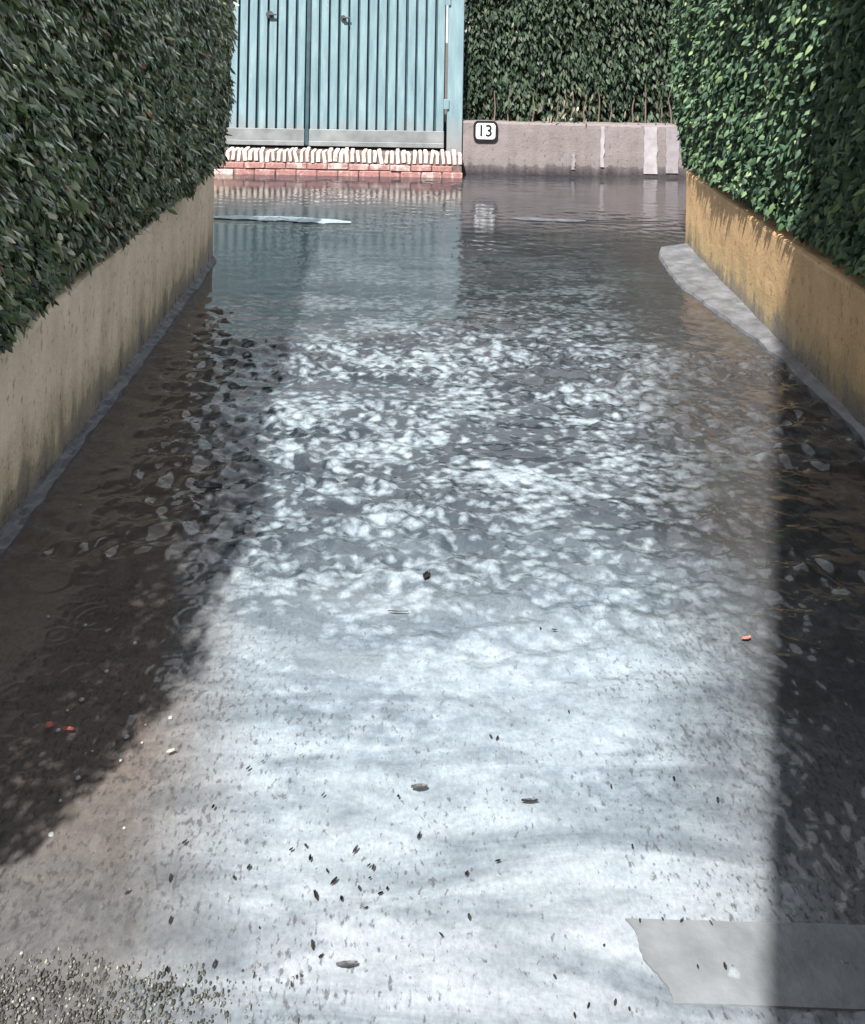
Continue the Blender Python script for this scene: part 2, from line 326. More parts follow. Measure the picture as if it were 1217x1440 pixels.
# ---------------------------------------------------------------- flood water
def water():
    xs = [-9.0]
    while xs[-1] < 9.0:
        x = xs[-1]; xs.append(x+(.0085 if -1.35 < x < 2.25 else .0085+.09*min(1, (abs(x-.45)-1.8)*.35+.05)))
    ys = [1.0]
    while ys[-1] < 10.1: ys.append(ys[-1]+max(.0065, .0021*ys[-1]))
    xs = np.array(xs); ys = np.array(ys)
    X, Y = np.meshgrid(xs, ys)
    Z = np.zeros_like(X)
    rough = sstep(5.6, 4.7, Y+(fbm(X*1.3, Y*1.3, 3)-.5)*1.2)
    near = sstep(2.9, 2.2, Y+(fbm(X*1.1, Y*1.1, 9)-.5)*.9)
    patch = .35+1.3*sstep(.38, .62, fbm(X*1.6+3, Y*2.6, 21))
    amp = (.10+.90*rough)*(1-.82*near)*patch
    amp = amp*(.35+.65*sstep(-1.15, -.65, X+(fbm(X*3, Y*3, 31)-.5)*.5))     # calmer against the left wall
    # wind chop: short crested wavelets of 5 to 16 cm
    r2 = np.random.default_rng(3)
    for i in range(46):
        lam = r2.uniform(.05, .17); a = r2.normal(R(90), R(38)); ph = r2.uniform(0, 6.28)
        k = 2*math.pi/lam
        Z += .00062*(lam/.1)*np.sin(k*(math.cos(a)*X+math.sin(a)*Y)+ph+1.5*fbm(X*2.0, Y*2.0, 50+i, 2))*amp
    # pools of thrown up chop: rounded lumps
    Z += .010*amp*(fbm(X*13, Y*17, 77, 3)-.5)
    Z += .0045*amp*(vnoise(X*30, Y*36, 88)-.5)
    # slow swells
    Z += .0034*np.sin(Y*11+X*1.8+3*fbm(X, Y, 8))*sstep(5, 3, Y)*(fbm(X*1.3, Y*2, 14))
    # long thin breeze line on the calm part
    for (cx, cy, hw) in ((-1.35, 7.55, .85), (1.6, 7.85, .42)):
        m = np.exp(-((Y-cy-.04*np.sin(X*3))/.07)**2)*sstep(hw+.25, hw-.1, np.abs(X-cx))
        Z += m*.0030*np.sin(Y*95+4*fbm(X*4, Y*4, 5))
    # rain rings
    def rings(n, x0, x1, y0, y1, rmin, rmax, h):
        for _ in range(n):
            cx, cy, rr, hh = r2.uniform(x0, x1), r2.uniform(y0, y1), r2.uniform(rmin, rmax), h*r2.uniform(.4, 1.2)
            e = rr+.05
            i0, i1 = np.searchsorted(xs, [cx-e, cx+e]); j0, j1 = np.searchsorted(ys, [cy-e, cy+e])
            if i1 <= i0 or j1 <= j0: continue
            d = np.hypot(X[j0:j1, i0:i1]-cx, Y[j0:j1, i0:i1]-cy)
            Z[j0:j1, i0:i1] += hh*np.exp(-((d-rr)/.011)**2)*np.cos((d-rr)*260)+hh*1.3*np.exp(-(d/.010)**2)
    rings(900, -1.15, 1.95, 2.0, 5.2, .015, .06, .0014)
    rings(420, -1.15, 1.95, 1.6, 3.0, .01, .04, .0006)
    rings(330, -2.2, 2.9, 5.0, 9.9, .02, .07, .0016)
    # small steep drops pock the shallows near the viewer
    pk = sstep(.70, .80, vnoise(X*60, Y*52, 101))*sstep(2.6, 1.9, Y)*sstep(.50, .66, fbm(X*1.9+9, Y*2.2, 61))
    Z += .0032*pk
    Z += .0035*(1-sstep(1.9, 2.8, Y))*sstep(-.05, -.6, X)*(fbm(X*62+Y*12, Y*36, 103, 2)-.5)
    Z += .0045*(1-sstep(2.4, 3.2, Y))*sstep(.35, .8, X)*(fbm(X*52+Y*10, Y*32, 105, 2)-.5)
    n, k = len(ys), len(xs)
    i = np.arange(n*k).reshape(n, k)
    F = np.stack([i[:-1, :-1], i[:-1, 1:], i[1:, 1:], i[1:, :-1]], -1).reshape(-1, 4)
    print('water quads', len(F))
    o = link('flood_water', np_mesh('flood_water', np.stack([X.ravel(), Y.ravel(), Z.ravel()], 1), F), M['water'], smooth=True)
    tag(o, kind='structure')
water()

# ---------------------------------------------------------------- walls
def wall(name, p0, p1, thick, ztop, material, label, side, cat='wall', zb=-.3, wob=.006, topn=.012):
    """rendered wall from p0 to p1 (front face line); side = unit vector of the front normal"""
    p0 = Vector((*p0, 0)); p1 = Vector((*p1, 0)); n = Vector((*side, 0)); d = (p1-p0); ln = d.length; d.normalize()
    nu = max(2, int(ln/.05)); prof = [(0, zb)]+[(0, z) for z in np.linspace(0, ztop-.02, 14)]+[(.004, ztop-.006), (.02, ztop), (thick*.5, ztop+.004), (thick-.02, ztop), (thick, ztop-.02), (thick, zb)]
    V = []
    for i in range(nu+1):
        s = i/nu*ln
        for j, (t, z) in enumerate(prof):
            q = p0+d*s-n*t
            o_ = (float(fbm(np.float64(s*3), np.float64(z*5+3), 11))-.5)*wob*2*(1 if t < .01 else 0)
            zz = z+((float(fbm(np.float64(s*4.5), np.float64(t*9), 19))-.5)*2*topn if z > ztop-.03 else 0)
            V.append((q.x+n.x*o_, q.y+n.y*o_, zz))
    k = len(prof); F = []
    for i in range(nu):
        for j in range(k-1):
            a = i*k+j; F.append((a, a+1, a+k+1, a+k))
    me = bpy.data.meshes.new(name); me.from_pydata(V, [], F+[tuple(range(k))[::-1], tuple(range(nu*k, nu*k+k))]); me.update()
    b = bmesh.new(); b.from_mesh(me); bmesh.ops.recalc_face_normals(b, faces=b.faces); b.to_mesh(me); b.free()
    o = link(name, me, material); tag(o, label, cat); return o
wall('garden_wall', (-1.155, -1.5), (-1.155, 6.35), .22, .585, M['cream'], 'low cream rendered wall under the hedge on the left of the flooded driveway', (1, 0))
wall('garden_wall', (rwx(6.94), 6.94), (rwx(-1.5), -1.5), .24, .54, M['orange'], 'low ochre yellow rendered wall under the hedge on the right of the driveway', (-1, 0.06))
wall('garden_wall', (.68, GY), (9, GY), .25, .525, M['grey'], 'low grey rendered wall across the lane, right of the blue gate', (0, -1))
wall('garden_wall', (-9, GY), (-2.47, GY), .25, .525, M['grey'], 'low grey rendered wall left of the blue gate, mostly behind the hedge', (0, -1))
# repair patches on the far wall
FW = [o for o in bpy.data.objects if o.name.startswith('garden_wall')][2]
for (px, wd, z0, z1, mt) in ((2.58, .13, .03, .50, 'pale'), (2.80, .13, .04, .49, 'pale2'), (2.09, .035, .09, .50, 'pale'), (1.80, .03, .06, .22, 'pale2')):
    if mt not in M: M[mt] = simple('pale_render_patch_'+mt, (.24, .225, .25) if mt == 'pale' else (.18, .165, .185), .7, .2, 12, bmp=.4)
    b = bmesh.new()
    zs = np.linspace(z0, z1, 9); pts = [(px-wd/2+random.uniform(-.008, .008), z) for z in zs]+[(px+wd/2+random.uniform(-.008, .008), z) for z in zs[::-1]]
    vs = [b.verts.new((x, GY-.014, z)) for x, z in pts]; f = b.faces.new(vs)
    r_ = bmesh.ops.extrude_face_region(b, geom=[f]); 
    for v in r_['geom']:
        if isinstance(v, bmesh.types.BMVert): v.co.y += .03
    bmesh.ops.recalc_face_normals(b, faces=b.faces)
    link('render_patch', bm_mesh('render_patch', b), M[mt], FW)

# broken kerb ledge at the foot of the right wall
def kerb():
    outer = [(1.83, 6.92), (1.76, 6.70), (1.70, 6.2), (1.69, 5.85), (1.74, 5.45), (1.79, 5.07), (1.815, 4.7), (1.80, 4.3), (1.80, 3.9), (1.77, 3.4), (1.73, 2.7), (1.66, 1.8), (1.60, 1.0), (1.5, -1)]
    ys = np.arange(6.90, -1, -.04); V = []; nx = 9
    oy = [p[1] for p in outer][::-1]; ox = [p[0] for p in outer][::-1]
    for y in ys:
        a = np.interp(y, oy, ox)+(float(fbm(np.float64(y*9), np.float64(2.), 4))-.5)*.035; bx = rwx(y)+.01
        for j in range(nx):
            t = j/(nx-1); x = a+(bx-a)*t
            hgt = np.interp(y, [0, 4, 5.2, 6.0, 6.9], [.03, .032, .034, .036, .05])
            z = (-.06 if j == 0 else hgt*(.35+.65*t)+(float(fbm(np.float64(x*14), np.float64(y*14), 6))-.5)*.016)
            V.append((x, y, z))
    n = len(ys); F = []
    for i in range(n-1):
        for j in range(nx-1):
            a = i*nx+j; F.append((a, a+1, a+nx+1, a+nx))
    F.append(tuple(range(nx)))
    me = bpy.data.meshes.new('kerb'); 
    # far end face down into the water
    base = len(V); V += [(V[j][0], V[j][1]+.01, -.2) for j in range(nx)]
    F = F[:-1]+[(j+1, j, base+j, base+j+1) for j in range(nx-1)]
    me.from_pydata(V, [], F); me.update()
    o = link('kerb_ledge', me, M['kerb'], smooth=False); tag(o, 'worn grey concrete ledge at the foot of the ochre wall, just above the water', 'kerb')
kerb()
def footing():
    ys = np.arange(6.36, -1, -.035); V = []; nx = 5
    for i, y in enumerate(ys):
        wv = .03+.03*float(fbm(np.float64(y*7), np.float64(1.), 44))
        for j in range(nx):
            t = j/(nx-1)
            V.append((-1.16+wv*(1-t), y, -.05 if j == 0 else .002+.045*t**1.3+(random.random()-.5)*.010))
    F = [(i*nx+j, i*nx+j+1, (i+1)*nx+j+1, (i+1)*nx+j) for i in range(len(ys)-1) for j in range(nx-1)]
    me = bpy.data.meshes.new('wall_footing'); me.from_pydata(V, [], F); me.update()
    p = [o for o in bpy.data.objects if o.name == 'garden_wall'][0]
    link('footing', me, M['kerb'], p)
footing()

# ---------------------------------------------------------------- brick threshold
def threshold():
    x0, x1 = -2.46, .665; yf = 9.79
    t = empty('brick_threshold', ((x0+x1)/2, yf, 0)); tag(t, 'red brick step with a limewashed row of bricks on edge below the blue gate', 'step')
    zt = .235
    box('mortar_bed', x0+.012, x1-.012, yf+.014, 10.2, -.25, zt-.02, M['mortar'], t)
    n = int((x1-x0)/.0555); pw = (x1-x0)/n
    meshes = [bm_mesh('edge_brick', box_bm(-pw*.33, pw*.33, 0, .24, -.055, .055, .006)) for _ in range(3)]
    for i in range(n):
        o = link('brick', meshes[i % 3], M['brick_white'] if i else M['brick_white'], t)
        o.location = (x0+(i+.5)*pw, yf-random.uniform(-.004, .008), zt-.052+random.uniform(-.007, .006))
        o.rotation_euler = (random.uniform(-.05, .05), random.gauss(-.06, .09), random.uniform(-.06, .06)); k = random.uniform(.8, 1.12); o.scale = (k, 1, random.uniform(.85, 1.1))
    bl = .205; m1 = bm_mesh('stretcher_brick', box_bm(-bl*.48, bl*.48, 0, .1, -.029, .029, .006)); m1b = m1.copy()
    m1.materials.append(M['brick_red']); m1b.materials.append(M['brick_pink'])
    for r_ in range(2):
        k = int((x1-x0)/bl)+1
        for i in range(k+1):
            xc = x0+(i+.5*(r_ % 2))*bl+bl*.25
            if xc-bl/2 < x0-.11 or xc+bl/2 > x1+.01: continue
            o = link('brick', random.choice([m1, m1, m1b]), None, t)
            o.location = (xc, yf+random.uniform(-.012, .008), .088-r_*.068+random.uniform(-.004, .004)); o.rotation_euler = (0, random.uniform(-.03, .03), random.uniform(-.04, .04))
threshold()

# ---------------------------------------------------------------- gate
def gate():
    g = empty('driveway_gate', (-.88, 10.12, .25)); tag(g, 'tall pale blue double gate of vertical slats, grimy along its bottom panel', 'gate')
    ZT = 1.98; zb = .255
    box('post', .515, .67, 10.06, 10.20, .19, ZT+.06, M['gate'], g, .006)
    box('post', -2.46, -2.30, 10.06, 10.20, .19, ZT+.06, M['gate'], g, .006)
    for (a, b) in ((-.885, .49), (-2.29, -.925)):
        leaf = box('gate_leaf', a, b, 10.135, 10.15, zb, ZT, M['gate_back'], g)
        n = 14; p = (b-a)/n
        me = bm_mesh('slat', box_bm(-p*.375, p*.375, -.013, .013, -(ZT-.36)/2, (ZT-.36)/2, .006, 2)); me.materials.append(M['gate'])
        for i in range(n):
            s = link('slat', me, None, leaf); s.location = (a+(i+.5)*p+random.uniform(-.003, .003), 10.112+random.uniform(-.004, .004), .36+(ZT-.36)/2+random.uniform(-.012, .012))
            s.rotation_euler = (random.uniform(-.002, .002), random.uniform(-.003, .003), random.uniform(-.05, .05))
        box('bottom_panel', a+.003, b-.003, 10.090, 10.108, zb, .42, M['gate_low'], leaf, .004)
        box('bottom_rail', a+.003, b-.003, 10.072, 10.0885, zb-.004, zb+.045, M['gate_low'], leaf, .004)
        box('top_rail', a+.003, b-.003, 10.076, 10.097, ZT-.07, ZT, M['gate'], leaf, .004)
    box('meeting_stile', -.922, -.888, 10.10, 10.16, zb, ZT, M['gate_back'], g)
    for (x, z, w_) in ((-1.30, 1.575, .05), (-.555, 1.555, .035)):
        b = cyl_bm(w_*.75, .02, 18); bmesh.ops.rotate(b, verts=b.verts, matrix=Matrix.Rotation(R(90), 3, 'X')); bmesh.ops.translate(b, verts=b.verts, vec=(x, 10.085, z))
        h = link('lock_plate', bm_mesh('lock_plate', b), M['rust'], g)
        box('handle', x-.008, x+.07, 10.05, 10.068, z-.008, z+.008, M['rust'], g, .003)
    for z in (.7, 1.75): box('hinge', .478, .53, 10.04, 10.058, z-.05, z+.05, M['gate'], g, .003)
gate()

# house number plate
def plate():
    cx, cz, y = .905, .435, GY-.012
    def rr(w_, h_, r_, y0, y1):
        b = bmesh.new(); pts = []
        for (sx, sz, a0) in ((1, 1, 0), (-1, 1, 90), (-1, -1, 180), (1, -1, 270)):
            for k in range(6):
                a = R(a0+k*18); pts.append((cx+sx*(w_/2-r_)+r_*math.cos(a), cz+sz*(h_/2-r_)+r_*math.sin(a)))
        f = b.faces.new([b.verts.new((x, y0, z)) for x, z in pts])
        e = bmesh.ops.extrude_face_region(b, geom=[f])
        for v in e['geom']:
            if isinstance(v, bmesh.types.BMVert): v.co.y = y1
        bmesh.ops.recalc_face_normals(b, faces=b.faces); return b
    t = empty('number_plate', (cx, y, cz-.1)); tag(t, 'small white house number plate with a black rim on the grey wall beside the gate', 'house number')
    link('plate_rim', bm_mesh('plate_rim', rr(.245, .205, .05, y-.012, y+.006)), M['plate_rim'], t)
    link('plate_face', bm_mesh('plate_face', rr(.195, .160, .03, y-.017, y-.010)), M['plate_face'], t)
    for ch, dx in (('1', -.045), ('3', .032)):
        cu = bpy.data.curves.new('digit_curve', 'FONT'); cu.body = ch; cu.size = .165; cu.extrude = .002; cu.align_x = 'CENTER'; cu.align_y = 'CENTER'; cu.offset = .002
        to = bpy.data.objects.new('tmp', cu); COL.objects.link(to); bpy.context.view_layer.update()
        me = bpy.data.meshes.new_from_object(to); bpy.data.objects.remove(to)
        me.transform(Matrix.Translation((cx+dx, y-.0195, cz)) @ Matrix.Rotation(R(90), 4, 'X'))
        me.materials.clear(); link('digit', me, M['plate_rim'], t)
plate()

# ---------------------------------------------------------------- foliage
def leaves_mesh(name, P, A, Nn, Ln, Wd, kind=4):
    """P base points, A axis, Nn approx normal, lengths, widths"""
    A = A/np.linalg.norm(A, axis=1)[:, None]
    B = np.cross(A, Nn); B /= np.maximum(np.linalg.norm(B, axis=1), 1e-6)[:, None]
    C = np.cross(B, A)
    l = Ln[:, None]; w_ = Wd[:, None]
    if kind == 4:
        v = [P, P+A*l*.35+B*w_*.5-C*w_*.12, P+A*l*.72+B*w_*.36-C*(w_*.12+l*.03), P+A*l-C*l*.12, P+A*l*.72-B*w_*.36-C*(w_*.12+l*.03), P+A*l*.35-B*w_*.5-C*w_*.12, P+A*l*.5+C*w_*.06]
        idx = np.array([[0, 1, 6], [1, 2, 6], [2, 3, 6], [3, 4, 6], [4, 5, 6], [5, 0, 6]])
    else:
        v = [P, P+A*l*.45+B*w_*.5-C*w_*.15, P+A*l-C*l*.1, P+A*l*.45-B*w_*.5-C*w_*.15]
        idx = np.array([[0, 1, 2], [0, 2, 3]])
    k = len(v); V = np.stack(v, 1).reshape(-1, 3); n = len(P)
    F = (idx[None]+(np.arange(n)*k)[:, None, None]).reshape(-1, 3)
    return np_mesh(name, V, F)
def jit(n, s): return rng.normal(0, s, (n, 3))
def surf(pts, nrm, amp=.10, sc=1.6, seed=0):
    a = fbm(pts[:, 0]*sc+pts[:, 1]*sc, pts[:, 2]*sc+pts[:, 1]*.3, seed, 3)
    return (a-.5)*2*amp
def hedge(name, label, faces, core, material, cnt, axis, ln, wd, kind, droop=.0, out=.10, seed=1, njit=.5, ajit=.35, depth=.10, loc=(0, 0, 0), warp=None, nb=(0, 0, 0)):
    """faces: list of (origin, u vec, v vec, normal, weight, Zbulge)"""
    t = empty(name, loc); tag(t, label, 'hedge')
    link('dark_core', core, M['core'], t)  # solid dark core, added to block light through the leaves
    Ps, As, Ns = [], [], []
    wt = np.array([f[4] for f in faces], float); wt /= wt.sum()
    for f, q in zip(faces, wt):
        n = int(cnt*q); o_, u, v, nn = (np.array(a, float) for a in f[:4])
        s = rng.random((n, 1)); r_ = rng.random((n, 1))
        if len(f) > 5: s = s**f[5]
        p = o_+u*s+v*r_
        off = surf(p, nn, out, 1.7, seed)[:, None]-np.abs(rng.normal(0, depth, (n, 1)))+rng.random((n, 1))*.03
        p = p+nn*off
        Ps.append(p); Ns.append(np.tile(nn+np.array(nb), (n, 1))+jit(n, njit)); As.append(np.tile(axis, (n, 1))+nn*.22+jit(n, ajit))
    P = np.concatenate(Ps); P = warp(P) if warp else P; A = np.concatenate(As); Nn = np.concatenate(Ns)
    n = len(P)
    Ln = ln*rng.uniform(.6, 1.25, n); Wd = wd*rng.uniform(.65, 1.2, n)
    link('foliage', leaves_mesh('foliage', P, A, Nn, Ln, Wd, kind), material, t)['kind'] = 'stuff'
    return t
def prism(pts):
    return np_mesh('inner', [p for p in pts], [(0, 1, 2, 3), (7, 6, 5, 4), (0, 4, 5, 1), (1, 5, 6, 2), (2, 6, 7, 3), (3, 7, 4, 0)])
def box_core(x0, x1, y0, y1, z0, z1):
    return bm_mesh('dark_core', box_bm(x0, x1, y0, y1, z0, z1))
LH = 2.25; LF = 1.78
hl = hedge('clipped_hedge', 'tall dense wet hedge with narrow glossy leaves above the cream wall on the left',
    [((-1.13, 6.42, .65), (0, -5.62, 0), (.07, 0, LH-.65), (1, 0, 0), 10, 1.15),
     ((-1.11, .8, .6), (-1.1, 0, 0), (0.06, 0, LH-.6), (0, -1, 0), 1.2),
     ((-1.11, 6.45, .62), (-1.1, 0, 0), (0.06, 0, LH-.62), (0, 1, 0), 1.2),
     ((-1.08, 6.42, LH), (-1.0, 0, 0), (0, -5.62, 0), (0, 0, 1), 1.6)],
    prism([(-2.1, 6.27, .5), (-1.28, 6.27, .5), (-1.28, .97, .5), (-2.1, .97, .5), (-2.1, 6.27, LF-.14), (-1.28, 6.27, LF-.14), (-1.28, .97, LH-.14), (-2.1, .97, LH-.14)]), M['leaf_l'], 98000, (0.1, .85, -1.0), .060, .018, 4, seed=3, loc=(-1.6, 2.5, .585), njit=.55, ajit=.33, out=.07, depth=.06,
    warp=lambda P: np.c_[P[:, 0], P[:, 1], np.where(P[:, 2] > .65, .65+(P[:, 2]-.65)*(np.interp(P[:, 1], [1.2, 5.5], [LH, LF])-.65)/(LH-.65), P[:, 2])])
hb = hedge('clipped_hedge', 'dark green hedge above the grey wall, right of the blue gate',
    [((.74, 10.22, .50), (8, 0, 0), (0, 0, 2.0), (0, -1, 0), 8, 1.3), ((.72, 10.2, .5), (0, 1, 0), (0, 0, 2.0), (-1, 0, 0), 1), ((.72, 10.2, 2.5), (8, 0, 0), (0, 1, 0), (0, 0, 1), 1.2)],
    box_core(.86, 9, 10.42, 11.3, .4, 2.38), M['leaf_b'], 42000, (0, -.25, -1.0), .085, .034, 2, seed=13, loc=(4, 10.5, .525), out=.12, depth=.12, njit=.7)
hr = hedge('clipped_hedge', 'bright green hedge overhanging the ochre wall on the right of the driveway',
    [((rwx(6.98)+.0, 6.99, .62), (-.062*7.6, -7.6, 0), (-.13, 0, 1.28), (-1, 0.06, 0), 8, 1.15),
     ((rwx(6.98)-.02, 7.0, .58), (.8, 0, 0), (-.08, 0, 1.32), (0, 1, 0), 1.2), ((rwx(6.98), 6.99, 1.9), (-.062*7.6, -7.6, 0), (.75, 0, 0), (0, 0, 1), 1.5)],
    prism([(rwx(6.85)+.13, 6.85, .45), (rwx(6.85)+.65, 6.85, .45), (rwx(-1)+.65, -1, .45), (rwx(-1)+.13, -1, .45),
           (rwx(6.85)+.10, 6.85, 1.78), (rwx(6.85)+.65, 6.85, 1.78), (rwx(-1)+.65, -1, 1.78), (rwx(-1)+.10, -1, 1.78)]),
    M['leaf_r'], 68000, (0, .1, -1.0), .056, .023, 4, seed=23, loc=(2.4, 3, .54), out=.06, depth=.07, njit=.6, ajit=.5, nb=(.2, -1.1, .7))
# woody stems showing at the foot of the far hedge, and a few dead leaves caught there
def stems(t, pts, r0):
    for (x, y, z0, z1) in pts:
        b = bmesh.new(); k = 6; rings_ = []
        x_ = x
        for i in range(5):
            z = z0+(z1-z0)*i/4; x_ += random.uniform(-.02, .02); r_ = r0*(1-.12*i)
            rings_.append([b.verts.new((x_+r_*math.cos(2*math.pi*j/k), y+r_*math.sin(2*math.pi*j/k), z)) for j in range(k)])
        for i in range(4):
            for j in range(k): b.faces.new((rings_[i][j], rings_[i][(j+1) % k], rings_[i+1][(j+1) % k], rings_[i+1][j]))
        link('stem', bm_mesh('stem', b), M['stem'], t, smooth=True)
stems(hb, [(x+random.uniform(-.05, .05), 10.16+random.uniform(0, .06), .50, .50+random.uniform(.15, .45)) for x in np.arange(.95, 3.1, .16)], .010)
n = 46; P = np.c_[np.where(rng.random(n) < .6, rng.normal(1.78, .14, n), rng.uniform(.85, 2.9, n)), rng.uniform(10.05, 10.14, n), np.abs(rng.normal(0, .17, n))+.55]
A = np.tile((0, -.1, -1.), (n, 1))+jit(n, .3); Nn = np.tile((0, -1., .3), (n, 1))+jit(n, .4)
link('dead_foliage', leaves_mesh('dead_foliage', P, A, Nn, rng.uniform(.04, .10, n), rng.uniform(.012, .026, n), 4), M['dead'], hb)['kind'] = 'stuff'
# large single leaves standing proud on the near face of the left hedge
one = leaves_mesh('leaf', np.zeros((1, 3)), np.array([[0, 0, -1.]]), np.array([[1., 0, 0]]), np.array([.075]), np.array([.022]), 4)
one.materials.append(M['leaf_l'])
for i in range(280):
    y = random.uniform(2.9, 6.2); z = random.uniform(.66, 1.9)
    off = float(surf(np.array([[-1.1, y, z]]), None, .07, 1.7, 3)[0])
    o = link('leaf', one, None, hl); o.location = (-1.11+.06*(z-.56)/2+off+.035, y, z)
    o.rotation_euler = (random.gauss(R(40), .25), random.gauss(0, .4), random.gauss(0, .5)); k = random.uniform(.7, 1.25); o.scale = (k, k, k)

# columnar cypress added on the right to darken the water's reflection
def added_tree(cx=3.12, cy=6.48, rad=.60, hh=9.0, lab='tall dark columnar cypress added behind the right hedge to darken the water by its reflection', grp=None):
    t = empty('added_cypress', (cx, cy, .4)); tag(t, lab, 'added_tree', grp)
    n = 26000
    th = rng.uniform(0, 2*math.pi, n); z = rng.uniform(.8, hh, n)
    prof = np.interp(z, [.8, 1.6, hh-1.6, hh-.6, hh], [.7, 1, 1, .7, .2])
    rr = rad*prof*(1+(fbm(th*2.5, z*1.6, 71, 3)-.5)*.16)-np.abs(rng.normal(0, .05, n))
    P = np.c_[cx+rr*np.cos(th), cy+rr*np.sin(th), z]; Nn = np.c_[np.cos(th), np.sin(th), np.zeros(n)]
    me = leaves_mesh('crown', P, np.tile((0, 0, .9), (n, 1))+Nn*.3+jit(n, .3), Nn+jit(n, .5), rng.uniform(.07, .14, n), rng.uniform(.025, .05, n), 2)
    link('crown', me, M['leaf_t'], t)['kind'] = 'stuff'
    b = bmesh.new(); bmesh.ops.create_cone(b, cap_ends=True, segments=20, radius1=rad-.12, radius2=rad-.2, depth=hh-2.2); bmesh.ops.translate(b, verts=b.verts, vec=(cx, cy, 1.0+(hh-2.2)/2))
    link('dark_core', bm_mesh('dark_core', b), M['core'], t)
    b = bmesh.new(); bmesh.ops.create_cone(b, cap_ends=True, segments=14, radius1=.14, radius2=.11, depth=1.2); bmesh.ops.translate(b, verts=b.verts, vec=(cx, cy, .9))
    link('trunk', bm_mesh('trunk', b), M['bark'], t)
added_tree()
for k in range(5): added_tree(-2.95+random.uniform(-.08, .08), .7+k*.98, .56, 5.6+random.uniform(-.2, .3), 'added dark cypress behind the left hedge, blocking sky light from the right side', 'added sky-blocking cypresses behind the left hedge')  # row added to block sky light and darken the left water

# unseen shadow caster added behind the viewer: its rounded corner throws the right band
def house():
    a = R(AZ); f = Vector((math.sin(a), math.cos(a), 0)); r_ = Vector((math.cos(a), -math.sin(a), 0))
    tanel = math.tan(R(EL)); al = -.9
    top = 1.22+(4.62-al)*tanel; rad = .34; e0 = .004; wdt = 3.4
    t = empty('house', tuple(f*al+r_*1.5)); tag(t, 'added unseen wall with a round shoulder behind the viewer, casting shade on the right side', 'house')  # 'house' is only the added unseen shadow caster
    pts = [(e0, -.2)]+[(e0+rad-rad*math.cos(R(k)), top-rad*1.1+rad*1.1*math.sin(R(k))) for k in range(0, 91, 6)]+[(wdt, top), (wdt, -.2)]
    b = bmesh.new(); fc = b.faces.new([b.verts.new(r_*x+f*al+Vector((0, 0, z))) for x, z in pts])
    e = bmesh.ops.extrude_face_region(b, geom=[fc])
    for v in e['geom']:
        if isinstance(v, bmesh.types.BMVert): v.co -= f*.35
    bmesh.ops.recalc_face_normals(b, faces=b.faces)
    link('wall', bm_mesh('wall', b), M['house'], t)  # body of the added shadow caster
    for (x, z) in ((1.6, 1.0), (1.6, 3.6)):  # window dressing on the added shadow caster
        fb = bmesh.new(); bmesh.ops.create_cube(fb, size=1)
        for v in fb.verts: v.co = r_*(x+v.co.x*1.0)+f*(al+.01+v.co.y*.04)+Vector((0, 0, z+.6+v.co.z*1.2))
        fr = link('caster_window', bm_mesh('caster_window', fb), M['wood'], t)
        for s in (-1, 1):
            gb = bmesh.new(); bmesh.ops.create_cube(gb, size=1)
            for v in gb.verts: v.co = r_*(x+s*.235+v.co.x*.4)+f*(al+.035+v.co.y*.012)+Vector((0, 0, z+.6+v.co.z*1.06))
            link('caster_pane', bm_mesh('caster_pane', gb), M['glass'], fr)
house()

# ---------------------------------------------------------------- foreground pieces
def slab():
    pts = []
    for (a, b_) in (((.43, 1.765), (1.5, 1.755)), ((1.5, 1.755), (1.5, 1.60)), ((1.5, 1.60), (.475, 1.615)), ((.475, 1.615), (.43, 1.765))):
        for k in range(24):
            t = k/24; pts.append((a[0]+(b_[0]-a[0])*t+random.uniform(-.0015, .0015)+.006*math.sin(9*t), a[1]+(b_[1]-a[1])*t+random.uniform(-.001, .001)))
    b = bmesh.new(); f = b.faces.new([b.verts.new((x, y, -.05)) for x, y in pts]); e = bmesh.ops.extrude_face_region(b, geom=[f])
    for v in e['geom']:
        if isinstance(v, bmesh.types.BMVert): v.co.z = .0042
    bmesh.ops.recalc_face_normals(b, faces=b.faces)
    tag(link('repair_slab', bm_mesh('repair_slab', b), M['slab']), 'faint grey repair slab set flush in the near right of the driveway', 'slab')
slab()
def px(x, y, z=0.0):
    dx, dy = x-560, y-20; c, s = math.cos(R(ROLL)), math.sin(R(ROLL)); u = dx*c+dy*s; v = -dx*s+dy*c
    Y = 1400*(H-z)/v; return (u*Y/1400, Y, z)
def pebbles():
    ico = bmesh.new(); bmesh.ops.create_icosphere(ico, subdivisions=1, radius=1); bv = np.array([v.co[:] for v in ico.verts]); bf = np.array([[v.index for v in f.verts] for f in ico.faces]); ico.free()
    n = 15000
    Xp = rng.uniform(-1.1, -.12, n); Yp = rng.uniform(1.35, 1.70, n)
    keep = rng.random(n) < sstep(-.12, -.5, Xp)*.9*sstep(1.70, 1.62, Yp)+.03; Xp, Yp = Xp[keep], Yp[keep]; n = len(Xp)
    s = rng.uniform(.0012, .0034, (n, 1, 1)); sc = rng.uniform(.5, 1.5, (n, 1, 3))*np.array([.8, 1.3, .6])*rng.uniform(.75, 1.25, (n, 12, 1))
    V = bv[None]*s*sc+np.stack([Xp, Yp, rng.uniform(-.001, .002, n)], 1)[:, None]
    F = bf[None]+(np.arange(n)*len(bv))[:, None, None]
    o = link('gravel', np_mesh('gravel', V.reshape(-1, 3), F.reshape(-1, 3)), M['pebble']); tag(o, 'loose pale and dark gravel at the near left edge of the driveway', 'gravel', kind='stuff')
pebbles()
